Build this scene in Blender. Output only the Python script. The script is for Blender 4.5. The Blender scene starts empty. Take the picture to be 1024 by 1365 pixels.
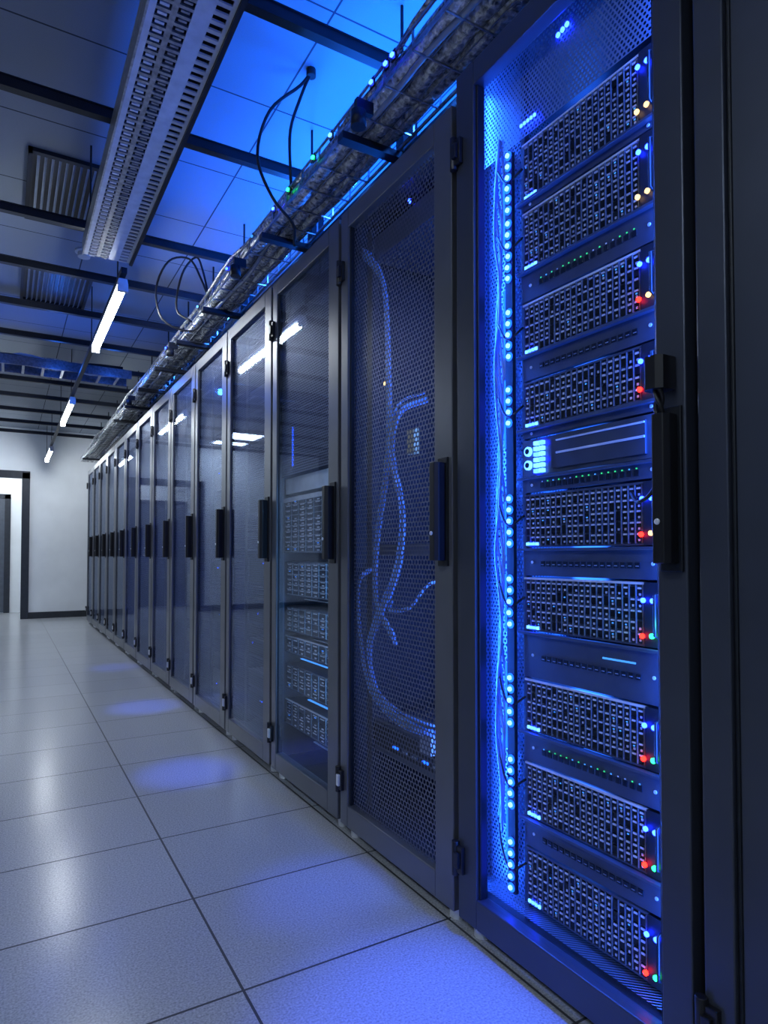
import bpy, math, random
from mathutils import Vector
random.seed(7)
S = bpy.context.scene
try:
    S.view_settings.view_transform = 'Standard'
except Exception: pass

# ---------------------------------------------------------------- materials
def N(nt, t, **kw):
    n = nt.nodes.new(t)
    for k, v in kw.items(): setattr(n, k, v)
    return n
def base(name):
    m = bpy.data.materials.new(name); m.use_nodes = True
    nt = m.node_tree; nt.nodes.clear()
    out = N(nt, 'ShaderNodeOutputMaterial')
    return m, nt, out
def math_(nt, op, a, b=None):
    n = N(nt, 'ShaderNodeMath', operation=op)
    for i, v in enumerate((a, b)):
        if v is None: continue
        if isinstance(v, (int, float)): n.inputs[i].default_value = v
        else: nt.links.new(v, n.inputs[i])
    return n.outputs[0]
def pbr(name, col, metal=0.0, rough=0.5, var=0.12, nscale=20, bump=0.0, spec=0.5):
    m, nt, out = base(name)
    b = N(nt, 'ShaderNodeBsdfPrincipled')
    tc = N(nt, 'ShaderNodeTexCoord'); nz = N(nt, 'ShaderNodeTexNoise')
    nz.inputs['Scale'].default_value = nscale; nz.inputs['Detail'].default_value = 4
    nt.links.new(tc.outputs['Object'], nz.inputs['Vector'])
    r = N(nt, 'ShaderNodeValToRGB')
    r.color_ramp.elements[0].color = (*[c*(1-var) for c in col], 1)
    r.color_ramp.elements[1].color = (*[min(1, c*(1+var)) for c in col], 1)
    r.color_ramp.elements[0].position = .3; r.color_ramp.elements[1].position = .7
    nt.links.new(nz.outputs['Fac'], r.inputs['Fac']); nt.links.new(r.outputs['Color'], b.inputs['Base Color'])
    b.inputs['Metallic'].default_value = metal; b.inputs['Roughness'].default_value = rough
    b.inputs['Specular IOR Level'].default_value = spec
    if bump:
        bp = N(nt, 'ShaderNodeBump'); bp.inputs['Strength'].default_value = bump; bp.inputs['Distance'].default_value = .01
        nt.links.new(nz.outputs['Fac'], bp.inputs['Height']); nt.links.new(bp.outputs[0], b.inputs['Normal'])
    nt.links.new(b.outputs[0], out.inputs[0])
    return m
def emit(name, col, s):
    m, nt, out = base(name)
    e = N(nt, 'ShaderNodeEmission'); e.inputs[0].default_value = (*col, 1); e.inputs[1].default_value = s
    nt.links.new(e.outputs[0], out.inputs[0]); return m
def perf(name, col, pitch, rad, metal=.7, rough=.4):
    m, nt, out = base(name)
    b = N(nt, 'ShaderNodeBsdfPrincipled'); b.inputs['Base Color'].default_value = (*col, 1)
    b.inputs['Metallic'].default_value = metal; b.inputs['Roughness'].default_value = rough
    t = N(nt, 'ShaderNodeBsdfTransparent'); mx = N(nt, 'ShaderNodeMixShader')
    tc = N(nt, 'ShaderNodeTexCoord'); sp = N(nt, 'ShaderNodeSeparateXYZ')
    nt.links.new(tc.outputs['Object'], sp.inputs[0])
    u = math_(nt, 'DIVIDE', math_(nt, 'ADD', sp.outputs['Y'], sp.outputs['X']), pitch)
    v = math_(nt, 'DIVIDE', sp.outputs['Z'], pitch*.866)
    row = math_(nt, 'FLOOR', v)
    off = math_(nt, 'MULTIPLY', math_(nt, 'MODULO', row, 2.0), .5)
    u2 = math_(nt, 'SUBTRACT', math_(nt, 'FRACT', math_(nt, 'ADD', u, off)), .5)
    v2 = math_(nt, 'MULTIPLY', math_(nt, 'SUBTRACT', math_(nt, 'FRACT', v), .5), .866)
    d = math_(nt, 'SQRT', math_(nt, 'ADD', math_(nt, 'MULTIPLY', u2, u2), math_(nt, 'MULTIPLY', v2, v2)))
    h = math_(nt, 'LESS_THAN', d, rad)
    nt.links.new(h, mx.inputs[0]); nt.links.new(b.outputs[0], mx.inputs[1]); nt.links.new(t.outputs[0], mx.inputs[2])
    nt.links.new(mx.outputs[0], out.inputs[0]); return m
def glassmat(name, tint, rough=.02, ior=1.45, k=1.0):
    m, nt, out = base(name)
    t = N(nt, 'ShaderNodeBsdfTransparent'); t.inputs[0].default_value = (*tint, 1)
    g = N(nt, 'ShaderNodeBsdfGlossy'); g.inputs['Roughness'].default_value = rough
    g.inputs['Color'].default_value = (.8, .88, 1, 1)
    f = N(nt, 'ShaderNodeFresnel'); f.inputs[0].default_value = ior
    mx = N(nt, 'ShaderNodeMixShader')
    nt.links.new(math_(nt, 'MULTIPLY', f.outputs[0], k), mx.inputs[0]); nt.links.new(t.outputs[0], mx.inputs[1]); nt.links.new(g.outputs[0], mx.inputs[2])
    nt.links.new(mx.outputs[0], out.inputs[0]); return m
def tiles(name, col, joint, px, ox, py, oy, w, rough, speck, metal=0):
    m, nt, out = base(name)
    b = N(nt, 'ShaderNodeBsdfPrincipled')
    g = N(nt, 'ShaderNodeNewGeometry'); sp = N(nt, 'ShaderNodeSeparateXYZ'); nt.links.new(g.outputs['Position'], sp.inputs[0])
    def line(o, p, off):
        f = math_(nt, 'FRACT', math_(nt, 'ADD', math_(nt, 'DIVIDE', math_(nt, 'SUBTRACT', o, off), p), 100.5))
        a = math_(nt, 'ABSOLUTE', math_(nt, 'SUBTRACT', f, .5))
        return math_(nt, 'LESS_THAN', a, w/p/2)
    j = math_(nt, 'MAXIMUM', line(sp.outputs['X'], px, ox), line(sp.outputs['Y'], py, oy))
    cx = math_(nt, 'FLOOR', math_(nt, 'DIVIDE', math_(nt, 'SUBTRACT', sp.outputs['X'], ox), px))
    cy = math_(nt, 'FLOOR', math_(nt, 'DIVIDE', math_(nt, 'SUBTRACT', sp.outputs['Y'], oy), py))
    cb = N(nt, 'ShaderNodeCombineXYZ'); nt.links.new(cx, cb.inputs[0]); nt.links.new(cy, cb.inputs[1])
    wn = N(nt, 'ShaderNodeTexWhiteNoise'); nt.links.new(cb.outputs[0], wn.inputs['Vector'])
    nz = N(nt, 'ShaderNodeTexNoise'); nz.inputs['Scale'].default_value = 190; nz.inputs['Detail'].default_value = 2
    nt.links.new(g.outputs['Position'], nz.inputs['Vector'])
    val = math_(nt, 'ADD', math_(nt, 'MULTIPLY', math_(nt, 'SUBTRACT', nz.outputs['Fac'], .5), speck),
                math_(nt, 'ADD', math_(nt, 'MULTIPLY', wn.outputs['Value'], .06), .95))
    mc = N(nt, 'ShaderNodeVectorMath', operation='SCALE'); mc.inputs[0].default_value = col; nt.links.new(val, mc.inputs['Scale'])
    mix = N(nt, 'ShaderNodeMix', data_type='RGBA'); nt.links.new(j, mix.inputs[0])
    nt.links.new(mc.outputs[0], mix.inputs[6]); mix.inputs[7].default_value = (*joint, 1)
    nt.links.new(mix.outputs[2], b.inputs['Base Color'])
    nt.links.new(math_(nt, 'ADD', math_(nt, 'MULTIPLY', j, .3), rough), b.inputs['Roughness'])
    nt.links.new(b.outputs[0], out.inputs[0]); return m

FRAME_LIT = pbr('lit_door_frame_metal', (.155, .162, .185), .5, .32, .06, 8)  # lighter copy of the frame colour: lamp light on farther doors painted in
FRAME_DIM = pbr('dim_door_frame_metal', (.07, .080, .11), .5, .36, .06, 8)  # darker copy for the nearest doors: their weaker light painted into the colour
SHELL = pbr('rack_shell_metal', (.05, .06, .09), .4, .45)
BLACK = pbr('black_plastic', (.010, .010, .013), 0, .35)
BLKM = pbr('black_steel', (.012, .015, .022), .3, .45)
CHASS = pbr('server_chassis', (.09, .11, .16), .5, .34)
BAY = pbr('drive_bay_dark', (.012, .016, .026), .3, .3)
SILV = pbr('silver_latch', (.82, .84, .87), .4, .3)
PLATE = pbr('blank_plate', (.065, .08, .12), .4, .4)
MESH = perf('perforated_door_steel', (.12, .135, .19), .0165, .35, .45, .4)
MESHB = perf('perforated_panel_steel', (.18, .23, .32), .0115, .30, .4)
MESHG = perf('perforated_fine_door_steel', (.085, .108, .175), .0125, .31, .40, .4)
GLASS = glassmat('door_glass', (.94, .96, 1.0), .03, 1.4, .16)
GLASS1 = glassmat('clear_door_glass', (.96, .98, 1.0), .05, 1.2, .10)
WHITE = pbr('white_painted_metal', (.66, .68, .70), .2, .35)
TRAYM = pbr('galvanised_tray', (.42, .44, .48), .8, .32, .3, 60)
BAR = pbr('bay_divider', (.32, .36, .42), .6, .3, .3, 60)
TRAYD = pbr('dark_galvanised_tray', (.12, .13, .16), .8, .35, .3, 60)
CABLE = pbr('black_cable', (.01, .01, .013), 0, .4)
CABB = pbr('blue_cable', (.22, .42, .85), 0, .4)
CABG = pbr('grey_cable', (.35, .4, .48), .2, .35)
FOIL = pbr('foil_wrapped_conduit', (.54, .60, .70), .6, .20, .8, 60, 1.0)
WALL = pbr('wall_paint', (.86, .89, .92), 0, .6, .04, 3)
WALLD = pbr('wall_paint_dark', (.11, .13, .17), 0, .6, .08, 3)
TRIM = pbr('dark_trim', (.03, .035, .045), .1, .45)
DOORP = pbr('door_panel_paint', (.10, .115, .14), .1, .4)
L_BLUE = emit('led_blue', (.006, .020, 1.0), 50)
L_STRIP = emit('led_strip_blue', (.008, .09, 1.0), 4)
L_CY = emit('led_cyan', (.07, .26, 1.0), 6)
L_CYD = emit('led_cyan_dim', (.06, .30, 1.0), 1.4)
L_GRND = emit('led_green_dim', (.05, .9, .35), 1.0)
L_RED = emit('led_red', (1.0, .008, .005), 18)
L_GRN = emit('led_green', (.010, 1.0, .16), 12)
L_AMB = emit('led_amber', (1.0, .55, .18), 4)
L_WHT = emit('led_white_blue', (.012, .026, 1.0), 50)
TUBE = emit('fluorescent_tube', (.88, .95, 1.0), 82)
DIFF = emit('fill_panel_diffuser', (.74, .86, 1), 19)
DIFC = emit('corridor_diffuser', (.88, .95, 1), 30)
FLOOR = tiles('floor_vinyl_tiles', (.435, .45, .48), (.03, .035, .045), .58, .485, .46, 1.465, .0065, .22, 1.3)
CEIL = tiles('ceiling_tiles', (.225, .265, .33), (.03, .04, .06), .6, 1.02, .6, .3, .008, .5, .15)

# ---------------------------------------------------------------- mesh builder
class MB:
    def __init__(s): s.v = []; s.f = []; s.m = []; s.sm = []; s.mats = []
    def mi(s, m):
        if m not in s.mats: s.mats.append(m)
        return s.mats.index(m)
    def box(s, x0, x1, y0, y1, z0, z1, m):
        b = len(s.v); i = s.mi(m)
        s.v += [(x, y, z) for x in (x0, x1) for y in (y0, y1) for z in (z0, z1)]
        for f in ((0,1,3,2),(4,6,7,5),(0,4,5,1),(2,3,7,6),(0,2,6,4),(1,5,7,3)):
            s.f.append([b+k for k in f]); s.m.append(i); s.sm.append(False)
    def quad(s, pts, m):
        b = len(s.v); s.v += pts; s.f.append([b, b+1, b+2, b+3]); s.m.append(s.mi(m)); s.sm.append(False)
    def hull(s, prof, axis, a0, a1, m):
        n = len(prof); b = len(s.v); i = s.mi(m)
        for a in (a0, a1):
            for p in prof:
                s.v.append({'x': (a, p[0], p[1]), 'y': (p[0], a, p[1]), 'z': (p[0], p[1], a)}[axis])
        for k in range(n):
            s.f.append([b+k, b+(k+1) % n, b+n+(k+1) % n, b+n+k]); s.m.append(i); s.sm.append(False)
        s.f.append([b+k for k in range(n)][::-1]); s.f.append([b+n+k for k in range(n)]); s.m += [i, i]; s.sm += [False, False]
    def tube(s, pts, r, m, seg=8, sub=5, smooth=True):
        P = [Vector(p) for p in pts]
        if len(P) > 2 and smooth:
            Q = []
            E = [P[0]*2-P[1]] + P + [P[-1]*2-P[-2]]
            for i in range(1, len(E)-2):
                for k in range(sub):
                    t = k/sub; a, b_, c, d = E[i-1], E[i], E[i+1], E[i+2]
                    Q.append(.5*((2*b_)+(c-a)*t+(2*a-5*b_+4*c-d)*t*t+(3*b_-a-3*c+d)*t**3))
            Q.append(P[-1]); P = Q
        b = len(s.v); i = s.mi(m); n = len(P)
        up = Vector((0, 0, 1))
        for k, p in enumerate(P):
            t = (P[min(k+1, n-1)]-P[max(k-1, 0)]).normalized()
            if abs(t.dot(up)) > .95: up = Vector((1, 0, 0)) if abs(t.x) < .8 else Vector((0, 1, 0))
            a = t.cross(up).normalized(); c = a.cross(t).normalized(); up = c
            for j in range(seg):
                an = 2*math.pi*j/seg
                s.v.append(tuple(p + a*math.cos(an)*r + c*math.sin(an)*r))
        for k in range(n-1):
            for j in range(seg):
                s.f.append([b+k*seg+j, b+k*seg+(j+1) % seg, b+(k+1)*seg+(j+1) % seg, b+(k+1)*seg+j]); s.m.append(i); s.sm.append(True)
        s.f.append([b+j for j in range(seg)][::-1]); s.f.append([b+(n-1)*seg+j for j in range(seg)]); s.m += [i, i]; s.sm += [False, False]
    def led(s, x, y, z, r, m):
        s.tube([(x, y, z), (x-.004, y, z)], r, m, 10)
    def build(s, name, parent=None, bevel=0):
        me = bpy.data.meshes.new(name); me.from_pydata(s.v, [], s.f)
        for m in s.mats: me.materials.append(m)
        me.polygons.foreach_set('material_index', s.m); me.polygons.foreach_set('use_smooth', s.sm)
        me.update()
        o = bpy.data.objects.new(name, me); S.collection.objects.link(o)
        if parent: o.parent = parent
        if bevel:
            bv = o.modifiers.new('bevel', 'BEVEL'); bv.width = bevel; bv.segments = 2; bv.limit_method = 'ANGLE'
        return o
def empty(name, loc=(0, 0, 0)):
    e = bpy.data.objects.new(name, None); S.collection.objects.link(e); e.empty_display_size = .1
    return e
def light(name, kind, loc, energy, col, parent=None, size=.1, size_y=None, rot=(0, 0, 0), spot=None, blend=.6, radius=None):
    l = bpy.data.lights.new(name, kind); l.energy = energy; l.color = col
    if kind == 'AREA':
        l.size = size
        if size_y: l.shape = 'RECTANGLE'; l.size_y = size_y
    else: l.shadow_soft_size = size
    if kind == 'SPOT': l.spot_size = spot; l.spot_blend = blend
    o = bpy.data.objects.new(name, l); o.location = loc; o.rotation_euler = rot; S.collection.objects.link(o)
    if parent: o.parent = parent
    return o

# ---------------------------------------------------------------- room
YB = 11.6; XR = 2.45; XL = -3.2; YF = -2.6; ZC = 3.0
m = MB(); m.box(XL-.1, XR+.1, YF-.1, YB+1.5, -.1, 0, FLOOR); m.build('floor')
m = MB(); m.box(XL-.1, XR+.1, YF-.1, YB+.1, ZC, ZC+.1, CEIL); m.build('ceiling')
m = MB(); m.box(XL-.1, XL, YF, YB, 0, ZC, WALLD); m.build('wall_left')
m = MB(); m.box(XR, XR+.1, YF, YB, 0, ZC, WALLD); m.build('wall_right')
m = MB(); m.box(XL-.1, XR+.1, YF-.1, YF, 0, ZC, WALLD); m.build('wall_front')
m = MB()
m.box(XL, -.85, YB, YB+.12, 0, ZC, WALL); m.box(.21, XR, YB, YB+.12, 0, ZC, WALL); m.box(-.85, .21, YB, YB+.12, 2.28, ZC, WALL)
m.build('wall_back')
m = MB(); m.box(.32, XR, YB-.015, YB, 0, .10, TRIM); m.box(XL, -.96, YB-.015, YB, 0, .10, TRIM); m.build('baseboard_back', bevel=.003)
m = MB()
m.box(.21, .32, YB-.03, YB, 0, 2.30, TRIM); m.box(-.96, -.85, YB-.03, YB, 0, 2.30, TRIM); m.box(-.96, .32, YB-.03, YB, 2.20, 2.32, TRIM)
m.build('trim_1', bevel=.004)
m = MB(); m.box(-1.6, 1.2, YB+1.4, YB+1.5, 0, 2.6, WALL); m.build('wall_corridor')
m = MB(); m.box(1.1, 1.2, YB+.12, YB+1.4, 0, 2.6, WALL); m.box(-1.6, -1.5, YB+.12, YB+1.4, 0, 2.6, WALL); m.build('wall_corridor_sides')
m = MB(); m.box(-1.6, 1.2, YB+.12, YB+1.5, 2.6, 2.7, WALL); m.build('ceiling_corridor')
m = MB(); Yc = YB+1.398
m.box(-.02, .07, Yc-.03, Yc, 0, 2.06, TRIM); m.box(-.98, -.90, Yc-.03, Yc, 0, 2.06, TRIM); m.box(-.98, .07, Yc-.03, Yc, 1.98, 2.06, TRIM)
m.box(-.90, -.02, Yc-.02, Yc, 0.01, 1.98, DOORP); m.tube([(-.10, Yc-.02, 1.0), (-.10, Yc-.06, 1.0), (-.2, Yc-.06, 1.0)], .01, SILV, smooth=False)
m.build('door_1')
e = empty('corridor_ceiling_light'); m = MB(); m.box(-.5, .3, YB+.6, YB+.9, 2.57, 2.6, WHITE); m.box(-.47, .27, YB+.63, YB+.87, 2.562, 2.57, DIFC); m.build('panel', e)

# ---------------------------------------------------------------- racks
X0 = 1.065; XD = 2.12; P = .70; YR0 = .713
def server(mb, y0, y1, z0, z1, xf=1.125, depth=.7, leds=True, low=(L_RED, L_GRN), cols=20, chass=CHASS):
    mb.box(xf, xf+depth, y0, y1, z0, z1, chass)
    mb.box(xf-.006, xf, y0, y1, z1-.005, z1, SILV if random.random() < .4 else CHASS)
    mb.box(xf-.006, xf, y0, y1, z0, z0+.004, CHASS)
    ear = .045
    a, b = y0+ear, y1-.006
    rows = max(2, int(round((z1-z0-.02)/.022)))
    cw = (b-a)/cols; rh = (z1-z0-.013)/rows
    for c in range(cols):
        mb.box(xf-.007, xf, a+c*cw-.0008, a+c*cw+.0008, z0+.004, z1-.005, BAR)
        for r in range(rows):
            zz = z0+.005+r*rh; yy = a+c*cw
            mb.box(xf-.0045, xf-.0005, yy+.0025, yy+cw-.002, zz+.002, zz+rh-.002, BAY)
            if random.random() < .9:
                mb.box(xf-.0068, xf-.0045, yy+cw*.22, yy+cw*.75, zz+rh*.72, zz+rh*.88, SILV)
            if random.random() < .7:
                mb.box(xf-.0065, xf-.0045, yy+cw*.3, yy+cw*.55, zz+rh*.16, zz+rh*.36, SILV)
            if random.random() < .10:
                mb.box(xf-.0072, xf-.0065, yy+cw*.3, yy+cw*.55, zz+rh*.46, zz+rh*.58, L_CYD)
    mb.box(xf-.009, xf, y0, y0+.04, z0, z1, BLKM)
    mb.tube([(xf-.006, y0+.006, z0+.02), (xf-.022, y0+.006, z0+.025), (xf-.022, y0+.006, z1-.025), (xf-.006, y0+.006, z1-.02)], .0035, BLACK, 6, smooth=False)
    if leds:
        for dy in (.015, .037):
            mb.led(xf-.014, y0+dy, z1-.036, .0053, L_BLUE)
        mb.led(xf-.014, y0+.040, z0+.022, .0053, low[0]); mb.led(xf-.014, y0+.017, z0+.024, .0053, low[1])
        for k in range(4):
            mb.box(xf-.010, xf-.006, y1-.012-.011*k-.007, y1-.012-.011*k, z0+.004, z0+.011, L_BLUE if k % 3 else L_CY)

def rack(i, y0, top=2.25, kind='mesh'):
    y1 = y0+P-.008
    root = empty('server_rack')
    x0, x1 = X0+.02, XD
    fm = FRAME_DIM if kind in ('open', 'blank') else FRAME_LIT
    m = MB()
    m.box(x0, x1, y0, y0+.02, .06, top, SHELL); m.box(x0, x1, y1-.02, y1, .06, top, SHELL)
    m.box(x0, x1, y0+.02, y1-.02, top-.02, top, SHELL); m.box(x1-.02, x1, y0+.02, y1-.02, .06, top-.02, SHELL)
    m.box(x0, x1, y0+.02, y1-.02, .06, .09, SHELL)
    m.box(x0+.03, x1-.05, y0+.01, y1-.01, .02, .06, BLKM)
    for yy in (y0+.05, y1-.05):
        for xx in (x0+.01, x1-.1):
            m.tube([(xx, yy, 0), (xx, yy, .012), (xx, yy, .0121), (xx, yy, .04)], .022, SILV, 12, smooth=False)
    m.build('carcass', root, .002)
    fl = .055; fr = .085
    if kind == 'open': fl = .075; fr = .062
    m = MB(); a, b = X0-.018, X0+.018
    zb, zt = .045, top-.005
    ya, yb = y0+.004, y1-.010
    m.box(a, b, ya, ya+fr, zb, zt, fm); m.box(a, b, yb-fl, yb, zb, zt, fm)
    m.box(a, b, ya+fr, yb-fl, zt-.065, zt, fm); m.box(a, b, ya+fr, yb-fl, zb, zb+.075, fm)
    m.box(a+.008, b-.004, ya+fr, ya+fr+.008, zb+.075, zt-.065, BLKM); m.box(a+.008, b-.004, yb-fl-.008, yb-fl, zb+.075, zt-.065, BLKM)
    m.build('door_frame', root, .003)
    m = MB()
    if kind == 'open':
        m.box(X0-.002, X0+.002, ya+fr, yb-fl, zb+.075, zt-.065, GLASS1)
    elif kind == 'blank':
        m.box(X0-.006, X0+.004, ya+fr, yb-fl, zb+.075, zt-.065, fm)
    else:
        zm = 1.35 if kind == 'split' else zb+.075
        m.quad([(X0+.004, ya+fr, zm), (X0+.004, yb-fl, zm), (X0+.004, yb-fl, zt-.065), (X0+.004, ya+fr, zt-.065)], MESH if kind == 'mesh' else MESHG)
        if kind != 'mesh': m.box(X0-.012, X0-.009, ya+fr, yb-fl, zb+.075, zt-.065, GLASS)
    m.build('door_panel', root)
    m = MB(); hy = ya+fr*.42
    m.hull([(a-.004, hy-.012), (a-.03, hy-.016), (a-.042, hy-.008), (a-.042, hy+.014), (a-.03, hy+.022), (a-.004, hy+.018)], 'z', .985, 1.255, BLACK)
    m.box(a-.006, a+.002, hy-.02, hy+.026, .97, 1.27, BLKM)
    m.tube([(a-.042, hy+.003, 1.06), (a-.046, hy+.003, 1.06)], .006, SILV, 10)
    for hz in (.20, top-.22):
        m.tube([(a-.008, yb+.001, hz-.045), (a-.008, yb+.001, hz+.045)], .011, BLACK, 10)
        m.box(a-.012, a+.004, yb-.03, yb, hz-.035, hz+.035, BLACK)
        m.box(a-.02, a+.002, yb-.022, yb-.004, hz-.02, hz+.02, SILV if hz < 1 and kind not in ('open', 'blank') else BLACK)
    m.build('handle_and_hinges', root, .002)
    return root, y0, y1

for k in (-1, -2):
    rack(k, YR0+P*k, 2.31, 'blank')

# --- rack 0 : open view of servers
root, y0, y1 = rack(0, YR0, 2.31, 'open')
m = MB(); sy0, sy1 = .822, 1.215
specs = [(2.04, .15, (L_AMB, L_AMB)), (1.862, .15, (L_AMB, L_AMB)), (1.63, .13, (L_RED, L_AMB)), (1.43, .115, (L_RED, L_GRN)),
         (1.15, .13, (L_RED, L_AMB)), (.945, .13, (L_RED, L_GRN)), (.695, .125, (L_RED, L_GRN)), (.49, .13, (L_RED, L_GRN)), (.283, .135, (L_RED, L_GRN))]
for zt, h, low in specs: server(m, sy0, sy1, zt-h, zt, low=low)
m.build('servers', root)
m = MB()
zs = sorted([(zt-h, zt) for zt, h, _ in specs]+[(1.195, 1.285)])
for gi, ((a0, a1), (b0, b1)) in enumerate(zip(zs[:-1], zs[1:])):
    if b0-a1 > .02:
        m.box(1.119, 1.13, sy0, sy1, a1+.005, b0-.005, PLATE)
        m.box(1.105, 1.119, sy0, sy1+.01, b0-.009, b0-.003, CHASS)
        m.tube([(1.119, sy1-.03, (a1+b0)/2), (1.117, sy1-.03, (a1+b0)/2)], .004, SILV, 8)
        m.tube([(1.119, sy0+.02, (a1+b0)/2), (1.117, sy0+.02, (a1+b0)/2)], .004, SILV, 8)
        if b0-a1 > .045:
            n = 16; zc = (a1+b0)/2-.003
            for k in range(n):
                yy = sy0+.05+k*.018
                m.box(1.1165, 1.119, yy, yy+.013, zc-.007, zc+.006, BAY)
                if gi % 3 == 1: m.box(1.1155, 1.1165, yy+.003, yy+.007, zc+.007, zc+.010, random.choice((L_GRND, L_CYD, L_GRND, SILV)))
                else: m.box(1.1155, 1.1165, yy+.002, yy+.010, zc-.003, zc-.001, BAR)
m.box(1.1165, 1.119, .885, .97, .776, .780, L_CYD)
m.build('blanking_plates', root, .001)
m = MB(); m.box(1.118, 1.8, sy0, sy1, 1.195, 1.285, CHASS)
m.box(1.112, 1.118, sy0+.03, sy1-.10, 1.205, 1.275, PLATE); m.box(1.108, 1.112, sy0+.03, sy1-.12, 1.238, 1.243, SILV); m.box(1.108, 1.112, sy0+.03, sy1-.12, 1.268, 1.272, SILV)
for k in range(2):
    yy = sy1-.022
    m.tube([(1.118, yy, 1.222+k*.034), (1.111, yy, 1.222+k*.034)], .012, L_CY, 12); m.tube([(1.112, yy, 1.222+k*.034), (1.109, yy, 1.222+k*.034)], .007, BAY, 12)
for k in range(6):
    for j in range(2):
        m.box(1.108, 1.118, sy1-.060-j*.018, sy1-.046-j*.018, 1.200+k*.0135, 1.2095+k*.0135, L_CY if (k+j) % 3 else L_BLUE)
m.build('storage_switch', root, .001)
m = MB()
m.quad([(1.122, y0+.02, 2.06), (1.122, y1-.02, 2.06), (1.122, y1-.02, 2.29), (1.122, y0+.02, 2.29)], MESHB)
m.quad([(1.085, y0+.02, .135), (1.085, y1-.02, .135), (1.30, y1-.02, .137), (1.30, y0+.02, .137)], MESHB)
m.quad([(1.15, 1.225, .09), (1.15, y1-.02, .09), (1.15, y1-.02, 2.29), (1.15, 1.225, 2.29)], MESHB)
m.quad([(1.09, y1-.022, .09), (1.5, y1-.022, .09), (1.5, y1-.022, 2.29), (1.09, y1-.022, 2.29)], MESHB)
m.box(1.118, 1.15, sy0-.045, sy0-.002, .09, 2.29, BLKM)
m.box(1.135, 1.15, 1.222, 1.236, .09, 2.29, FRAME_DIM)
m.build('inner_panels', root)
m = MB()
m.box(1.112, 1.122, 1.245, 1.272, .15, 2.04, BLKM)
for zt, h, _ in specs:
    n = 5 if h > .12 else 4
    if h > .14: n = 6
    for k in range(n):
        z = zt - .006 - k*.0285
        yj = 1.2585+random.uniform(-.0015, .0015)
        m.tube([(1.112, yj, z), (1.105, yj, z)], .0060, L_WHT, 12)
        m.tube([(1.1125, yj, z), (1.110, yj, z)], .0115, L_STRIP, 12)  # wider glowing disc added around each LED as its halo
for (za, zb_) in ((1.80, 2.0), (1.52, 1.70), (1.28, 1.46), (1.0, 1.14), (.80, .95), (.50, .72), (.2, .42)):
    m.box(1.13, 1.138, 1.292, 1.300, za, zb_, L_STRIP)
for k in range(5):
    m.box(1.112, 1.116, 1.215-.012*k-.007, 1.215-.012*k, 2.085, 2.092, L_BLUE)
for k in range(3): m.led(1.118, 1.085-.014*k, 2.235+(k*.003), .006, L_BLUE)
m.build('led_column', root)
m = MB()
for k in range(5):
    pts = []
    for j in range(16):
        z = .3+j*.12
        pts.append((1.135-.004*k, 1.312+.012*math.sin(j*1.7+k), z+.02*math.sin(k+j)))
    m.tube(pts, .0035, CABB, 6)
for zt, h, _ in specs:
    m.tube([(1.13, 1.225, zt-.05), (1.11, 1.26, zt-.075), (1.115, 1.30, zt-.03), (1.14, 1.34, zt+.02)], .003, CABLE, 6)
m.build('side_cables', root)
m = MB()
for k in range(3):
    pts = []
    for j in range(14):
        t = j/13; an = t*14+k*2.09
        pts.append((1.02+.006*math.cos(an), .752+.006*math.sin(an), 1.33-.20*t))
    m.tube(pts, .0045, CABLE, 6)
m.hull([(1.045, .735), (1.01, .735), (1.0, .745), (1.0, .765), (1.01, .775), (1.045, .775)], 'z', 1.30, 1.36, BLACK)
m.tube([(1.02, .752, 1.14), (1.015, .77, 1.11), (1.02, .80, 1.10), (1.04, .83, 1.12)], .004, CABLE, 6)
m.build('handle_cable', root)
light('cabinet_fill', 'AREA', (1.088, 1.377, 1.2), 22, (.02, .13, 1), root, .02, 2.15, (math.radians(90), 0, math.radians(188)))  # area light added out of sight behind the door post, fills servers blue
light('cabinet_fill_near', 'AREA', (1.095, .768, 1.15), 14, (.03, .14, 1), root, .015, 2.1, (math.radians(90), 0, math.radians(-8)))  # added fill light on the server fronts, hidden by the near post
light('cabinet_fill_rear', 'AREA', (1.45, 1.30, 1.2), 10, (.02, .15, 1), root, .12, 2.1, (math.radians(90), 0, math.radians(90)))  # blue fill light added inside the cabinet
light('green_status_glow', 'POINT', (1.10, .80, .86), .35, (.1, 1, .4), root, .02)

# --- rack 1 : mesh door with cable loops
root, y0, y1 = rack(1, YR0+P, 2.25, 'mesh')
m = MB()
def bundle(pts, n, spread, r, mat):
    for k in range(n):
        o = [random.uniform(-spread, spread) for _ in range(3)]
        m.tube([(p[0]+abs(o[0]), p[1]+o[1]+random.uniform(-.004, .004), p[2]+o[2]) for p in pts], r, mat, 7)
X = 1.09
bundle([(1.16, 2.06, 2.10), (X, 2.02, 2.09), (X, 1.91, 1.98), (X, 1.868, 1.86), (X, 1.848, 1.60), (X, 1.850, 1.35), (X, 1.925, 1.05), (X, 1.93, .85), (X, 1.80, .72)], 4, .014, .005, CABB)
bundle([(1.18, 1.74, 1.52), (X, 1.755, 1.472), (X, 1.81, 1.346), (X, 1.742, 1.144), (X, 1.778, .951), (X, 1.897, .795), (X, 1.96, .659), (X, 1.873, .518), (X, 1.607, .482), (1.2, 1.56, .48)], 5, .015, .0045, CABB)
bundle([(1.16, 1.58, .93), (X, 1.607, .909), (X, 1.71, .834), (X, 1.83, .82), (1.16, 1.93, .84)], 2, .006, .0045, CABB)
bundle([(1.16, 2.05, .95), (X, 2.04, .892), (X, 2.018, .678), (X, 1.948, .53), (X, 1.778, .463), (X, 1.607, .466), (1.2, 1.56, .47)], 3, .010, .0045, CABB)
m.build('patch_cables', root)
m = MB()
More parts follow.
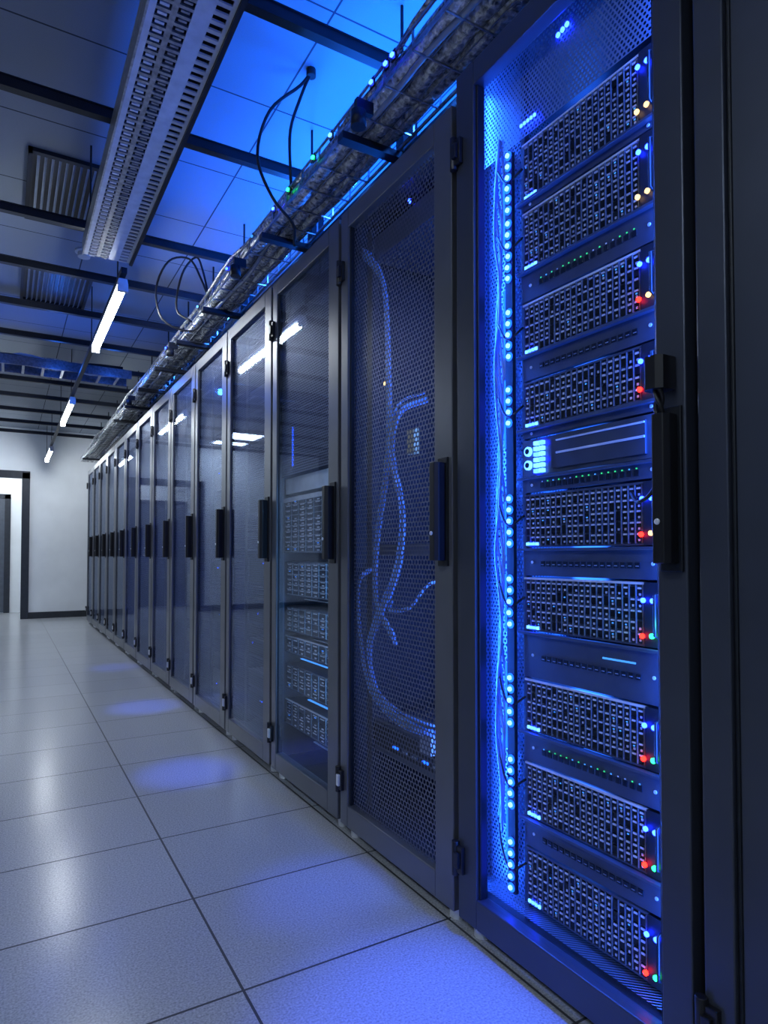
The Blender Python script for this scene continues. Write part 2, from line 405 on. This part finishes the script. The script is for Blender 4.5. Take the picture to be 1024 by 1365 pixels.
m.box(1.15, 1.18, y0+.02, y0+.06, .09, 2.2, FRAME_DIM); m.box(1.15, 1.18, y1-.06, y1-.02, .09, 2.2, FRAME_DIM)
m.box(1.16, 1.9, y0+.06, y1-.06, .30, .42, CHASS); m.box(1.155, 1.16, y0+.07, y1-.07, .32, .40, BAY)
for k in range(7): m.box(1.15, 1.156, y0+.10+k*.06, y0+.13+k*.06, .34, .348, L_STRIP if k % 3 == 0 else BAR)
m.box(1.16, 1.9, y0+.06, y1-.06, 2.08, 2.17, CHASS); m.led(1.158, 1.80, 2.19, .008, L_BLUE); m.box(1.16, 1.9, y0+.06, y1-.06, 1.0, 1.04, CHASS)
m.box(1.10, 1.12, 1.69, 1.73, 1.32, 1.40, pbr('cable_label', (.55, .5, .3), 0, .5)); m.led(1.10, 1.868, 1.58, .006, L_AMB)
m.box(1.10, 1.13, 1.60, 1.66, .40, .46, CABG)
m.build('patch_equipment', root, .001)
light('cabinet_fill', 'AREA', (1.5, 1.75, 1.2), 3.5, (.03, .13, 1), root, .5, 1.9, (math.radians(90), 0, math.radians(90)))  # area light added inside to tint the mesh door blue
light('cable_fill', 'AREA', (1.13, 1.47, 1.2), 7, (.08, .24, 1), root, .02, 1.9, (math.radians(90), 0, math.radians(0)))  # hidden fill light added to brighten the cables

# --- rack 2 : mesh above, clear glass over servers below
root, y0, y1 = rack(2, YR0+2*P, 2.25, 'split')
m = MB()
m.box(1.10, 1.8, y0+.04, y1-.04, 1.275, 1.345, WHITE)
server(m, y0+.04, y1-.04, 1.01, 1.255, 1.10, .6, False, cols=7, chass=TRAYM)
m.box(1.09, 1.102, y0+.04, y1-.04, 1.238, 1.257, WHITE)
z = .97
while z > .25:
    h = random.choice((.075, .11, .15))
    server(m, y0+.04, y1-.04, z-h, z, 1.11, .6, False, cols=8, chass=random.choice((TRAYM, CHASS)))
    m.box(1.098, 1.108, y0+.12, y0+.2+random.random()*.3, z-h-.009, z-h-.006, random.choice((L_CYD, BAR, L_CYD, BAR)))
    z -= h+random.choice((.022, .05))
m.box(1.115, 1.12, y1-.085, y1-.08, 1.4, 1.58, L_STRIP)
m.build('servers', root)
light('cabinet_fill', 'AREA', (1.09, y0+.022, .85), 9, (.16, .48, 1), root, .015, 1.15, (math.radians(90), 0, math.radians(-6)))  # fill light added behind the near post for the servers behind glass

for i in range(3, 14):
    root, y0, y1 = rack(i, YR0+i*P, 2.25, 'glass')
    m = MB()
    m.box(1.15, 1.18, y0+.02, y0+.06, .09, 2.2, FRAME_DIM); m.box(1.15, 1.18, y1-.06, y1-.02, .09, 2.2, FRAME_DIM)
    z = 1.9
    while z > .2:
        h = random.choice((.09, .13, .18))
        m.box(1.16, 1.8, y0+.06, y1-.06, z-h, z, CHASS); m.box(1.154, 1.16, y0+.08, y1-.08, z-h+.012, z-.012, BAY)
        if i < 8:
            for k in range(random.randint(1, 4)): m.led(1.153, y0+.1+random.random()*.45, z-h/2+random.uniform(-.03, .03), .0045, random.choice((L_STRIP, L_STRIP, L_CYD)))
        z -= h+random.choice((.01, .08, .2))
    if i in (3, 4, 6):
        for k in range(14): m.box(1.13, 1.15, y0+.13, y0+.15, .35+k*.035, .37+k*.035, L_STRIP)
    m.build('servers', root)
    if i < 9: light('cabinet_fill', 'AREA', (1.10, y0+.03, 1.15), 4.0, (.03, .13, 1), root, .02, 1.9, (math.radians(90), 0, 0))  # unseen blue fill added behind each near-side post

# ---------------------------------------------------------------- overhead: cable tray over the rack row
e = empty('overhead_cable_tray')
ya, yb = -2.0, 11.0; ta, tb, tz = .99, 1.20, 2.45
m = MB()
for xx in (ta, tb):
    m.box(xx-.003, xx+.003, ya, yb, tz, tz+.012, TRAYM); m.box(xx-.003, xx+.003, ya, yb, tz+.06, tz+.068, TRAYM)
y = ya
while y < yb:
    m.box(ta, tb, y, y+.005, tz-.004, tz+.001, TRAYM)
    for xx in (ta, tb): m.box(xx-.003, xx+.003, y, y+.005, tz, tz+.065, TRAYM)
    y += .16
for k in range(2): m.box(ta+.06+.08*k, ta+.063+.08*k, ya, yb, tz-.003, tz+.001, TRAYM)
m.box(1.215, 1.265, ya, yb, 2.40, 2.455, BLKM)
m.build('wire_basket', e)
m = MB()
def run(x, z, r, mat, amp, step=.22, seg=8):
    pts = []; y = ya; ph = random.random()*6
    while y <= yb:
        pts.append((x+amp*math.sin(y*2.3+ph)+random.uniform(-amp, amp)*.5, y, z+amp*.7*math.sin(y*3.1+ph*2)+random.uniform(-amp, amp)*.4)); y += step
    m.tube(pts, r, mat, seg, 3)
run(1.035, 2.49, .036, FOIL, .010, .10, 14); run(1.10, 2.485, .032, FOIL, .010, .10, 14); run(1.155, 2.49, .030, FOIL, .010, .10, 14); run(1.08, 2.545, .032, FOIL, .012, .12, 14)
for k in range(11): run(random.uniform(1.0, 1.18), random.choice((2.462, random.uniform(2.47, 2.59), random.uniform(2.47, 2.59))), random.uniform(.006, .011), random.choice((CABG, CABLE, CABB, CABG, FOIL)), .016)
m.build('cable_bundle', e)
m = MB()
for yy, mm in ((2.05, L_CY), (2.2, L_GRN), (1.62, L_BLUE), (1.66, L_BLUE), (2.45, L_GRN), (2.9, L_CYD), (1.75, L_BLUE), (2.62, L_BLUE), (3.3, L_BLUE), (3.9, L_CY), (4.8, L_BLUE)):
    m.box(.978, .986, yy, yy+.014, 2.50, 2.508, mm)
    m.box(.986, .992, yy-.004, yy+.02, 2.49, 2.52, BLACK)
m.build('tray_indicators', e)
struts = [1.15, 1.95, 2.75, 3.75, 4.42, 5.13, 5.85, 6.6, 7.35, 8.1, 8.9, 9.7, 10.5]
m = MB()
for y in struts[:9]+[10.5]:
    m.box(.97, 1.27, y-.02, y+.02, 2.42, 2.445, BLKM)
    m.hull([(1.21, 2.313 if y < 1.4 else 2.252), (1.27, 2.313 if y < 1.4 else 2.252), (1.27, 2.738), (1.21, 2.738)], 'y', y-.025, y+.025, BLKM)
m.build('brackets', e)
m = MB()
m.tube([(1.06, 2.40, 2.99), (1.02, 2.42, 2.93), (.90, 2.45, 2.80), (.86, 2.48, 2.62), (.93, 2.5, 2.48), (1.03, 2.52, 2.40), (1.03, 2.5, 2.30)], .0065, CABLE, 8)
m.tube([(1.06, 2.40, 2.99), (1.03, 2.43, 2.90), (.99, 2.45, 2.75), (1.0, 2.47, 2.58), (1.02, 2.5, 2.46)], .0065, CABLE, 8)
m.tube([(1.06, 2.40, 3.0), (1.06, 2.40, 2.97)], .02, BLACK, 12)
m.tube([(1.02, 3.76, 2.48), (.99, 3.85, 2.65), (.93, 3.9, 2.78), (.82, 3.95, 2.76), (.76, 4.0, 2.6), (.80, 4.0, 2.42), (.95, 3.95, 2.36), (1.02, 3.9, 2.42)], .0065, CABLE, 8)
m.tube([(1.03, 3.8, 2.5), (1.0, 3.85, 2.7), (.97, 3.9, 2.80), (.90, 3.95, 2.70), (.88, 4.0, 2.5), (.96, 3.95, 2.42)], .0065, CABLE, 8)
m.build('hanging_cables', e)
m = MB()
for yy in (1.35, 1.72, 2.35, 3.1, 4.1, 5.4):
    m.box(1.268, 1.29, yy-.03, yy+.03, 2.45, 2.47, BLACK)
    light('tray_fill', 'POINT', (1.25, yy, 2.535), 2.5, (.03, .20, 1), e, .015)  # point light added to brighten the tray in blue
for yy, xx, en in ((1.10, .80, 330), (1.78, .82, 110), (3.05, .74, 190), (4.5, .80, 170), (6.2, .85, 90)):  # downlights added overhead to stand in for blue spill from the rack doors
    m.tube([(.95, yy, 2.41), (.95, yy, 2.36)], .025, BLKM, 12); m.box(.94, 1.0, yy-.01, yy+.01, 2.41, 2.45, BLKM)
    tgt = Vector((xx, yy, 0)); src = Vector((.95, yy, 2.355))
    q = (tgt-src).to_track_quat('-Z', 'Y').to_euler()
    light('spot', 'SPOT', src, en, (.03, .10, 1), e, .02, rot=q, spot=math.radians(14 if yy > 1.2 else 24), blend=1)
m.build('added_spot_bodies', e)  # housings made for the added spots and tray point lights

for y in struts:
    m = MB()
    m.box(XL, 1.27, y-.018, y+.018, 2.74, 2.778, BLKM)
    m.box(XL, 1.27, y-.024, y+.024, 2.778, 2.782, BLKM)
    for xx in (-2.2, 1.22): m.tube([(xx, y, 2.782), (xx, y, ZC)], .006, BLKM, 8)
    m.build('ceiling_strut')

e = empty('cross_cable_tray')
m = MB(); yc = 6.2
for yy in (yc, yc+.3): m.box(XL, .97, yy-.006, yy+.006, 2.60, 2.68, TRAYD)
x = XL
while x < .95: m.box(x, x+.02, yc, yc+.3, 2.60, 2.612, TRAYM); x += .15
m.build('ladder', e)
m = MB()
for k in range(9):
    pts = [(XL+.05+j*.27, yc+.03+k*.03+random.uniform(-.02, .02), 2.63+random.uniform(0, .09)) for j in range(16)]
    m.tube(pts, .013, random.choice((CABG, FOIL, CABB, CABLE)), 8, 3)
m.build('cables', e)
for xx in (-.15, .35, .8):
    light('blue_wash', 'POINT', (xx, yc-.12, 2.56), 4, (.02, .16, 1), e, .03)

e = empty('perforated_cable_tray')
m = MB(); ya, yb = -2.0, 3.60; z0 = 2.545; z1 = z0+.006
for a, b in ((.325, .345), (.385, .402), (.442, .492), (.532, .545)): m.box(a, b, ya, yb, z0, z1, TRAYM if b < .48 and a > .35 and b < .41 else WHITE)
m.box(.545, .560, ya, yb, z0-.012, z0+.075, BLKM); m.box(.318, .325, ya, yb, z0-.006, z0+.075, TRAYM)
y = ya
while y < yb:
    m.box(.345, .385, y, y+.012, z0, z1, TRAYM); m.box(.402, .442, y, y+.012, z0, z1, TRAYM)
    m.box(.352, .378, y+.016, y+.026, z0-.001, z0+.003, SILV)
    m.box(.41, .434, y+.016, y+.024, z0-.001, z0+.003, TRAYM)
    m.box(.492, .532, y+.007, y+.022, z0, z1, WHITE)
    y += .036
m.box(.33, .545, ya, yb, z0+.07, z0+.075, BLKM)
m.build('perforated_channel', e)
m = MB()
for y in (-1, .3, 1.95, 3.4): m.tube([(.335, y, z0+.07), (.335, y, ZC)], .005, BLKM, 6); m.tube([(.55, y, z0+.07), (.55, y, ZC)], .005, BLKM, 6)
m.build('hanger_rods', e)

def lamp(x, y0, y1, z):
    e = empty('fluorescent_lamp')
    m = MB()
    m.hull([(x-.028, z+.018), (x+.028, z+.018), (x+.022, z+.05), (x-.022, z+.05)], 'y', y0-.02, y1+.02, WHITE)
    m.box(x-.026, x+.026, y0-.03, y0, z-.022, z+.022, WHITE); m.box(x-.026, x+.026, y1, y1+.03, z-.022, z+.022, WHITE)
    for y in (y0+.15, y1-.15): m.tube([(x, y, z+.05), (x, y, z+.063)], .004, BLKM, 6)
    m.build('housing', e, .002)
    m = MB(); m.tube([(x, y0, z), (x, y1, z)], .019, TUBE, 12); m.build('tube', e)
for y0 in (3.72, 6.75, 9.95): lamp(.53, y0, y0+1.2, 2.45)
m = MB(); m.box(.515, .545, 3.66, 11.5, 2.515, 2.545, BLKM)
for y in (3.9, 5.2, 6.9, 8.3, 10, 11.2): m.tube([(.53, y, 2.545), (.53, y, ZC)], .004, BLKM, 6)
m.build('lamp_rail')

for yy, xx in ((-1.6, -1.7), (.75, -1.7), (7.3, -2.6), (10.8, -1.3)):  # panels added out of view to brighten floor and back wall
    e = empty('unseen_fill_panel'); m = MB()
    m.box(xx-.3, xx+.3, yy-.6, yy+.6, 2.985, 3.0, WHITE); m.box(xx-.27, xx+.27, yy-.57, yy+.57, 2.98, 2.985, DIFF); m.build('panel', e)

def vent(x0, x1, y0, y1):
    m = MB(); z = ZC
    m.box(x0, x1, y0, y0+.03, z-.02, z, BLKM); m.box(x0, x1, y1-.03, y1, z-.02, z, BLKM)
    m.box(x0, x0+.02, y0, y1, z-.02, z, BLKM); m.box(x1-.02, x1, y0, y1, z-.02, z, BLKM)
    m.box(x0+.02, x1-.02, y0+.03, y1-.03, z-.003, z, BLACK)
    n = 12
    for k in range(n):
        xx = x0+.03+(x1-x0-.06)*(k+.5)/n
        m.hull([(xx-.006, z-.018), (xx-.002, z-.018), (xx+.008, z-.004), (xx+.004, z-.004)], 'y', y0+.03, y1-.03, CABG)
    m.build('ceiling_air_vent')
vent(.07, .52, 3.55, 4.30); vent(.07, .52, 5.02, 5.70)
m = MB()
m.tube([(.42, 4.62, ZC), (.42, 4.62, ZC-.012)], .055, WHITE, 20); m.tube([(.42, 4.62, ZC-.012), (.42, 4.62, ZC-.04)], .038, WHITE, 20)
m.build('smoke_detector')

e = empty('blue_led_uplight')
m = MB()
for yy in (.9, 1.75, 2.55, 3.35):
    zb0 = 2.313 if yy < 1.4 else 2.252
    m.box(1.55, 1.63, yy, yy+.5, zb0, zb0+.028, BLKM); m.box(1.565, 1.615, yy+.01, yy+.49, zb0+.028, zb0+.033, L_STRIP)
    light('uplight', 'AREA', (1.59, yy+.25, zb0+.05), 30, (.008, .14, 1), e, .06, .5, (math.radians(180), math.radians(-10), 0))
m.build('fixture', e)

w = bpy.data.worlds.new('world'); S.world = w; w.use_nodes = True
w.node_tree.nodes['Background'].inputs[0].default_value = (.02, .04, .1, 1); w.node_tree.nodes['Background'].inputs[1].default_value = .3

cam = bpy.data.cameras.new('camera'); co = bpy.data.objects.new('camera', cam); S.collection.objects.link(co)
co.location = (0, 0, 1.0); co.rotation_euler = (math.radians(91.5), 0, math.radians(-30.4))
cam.sensor_fit = 'HORIZONTAL'; cam.sensor_width = 36; cam.lens = 860/1024*36; cam.shift_y = 35/1024; cam.clip_start = .02
S.camera = co
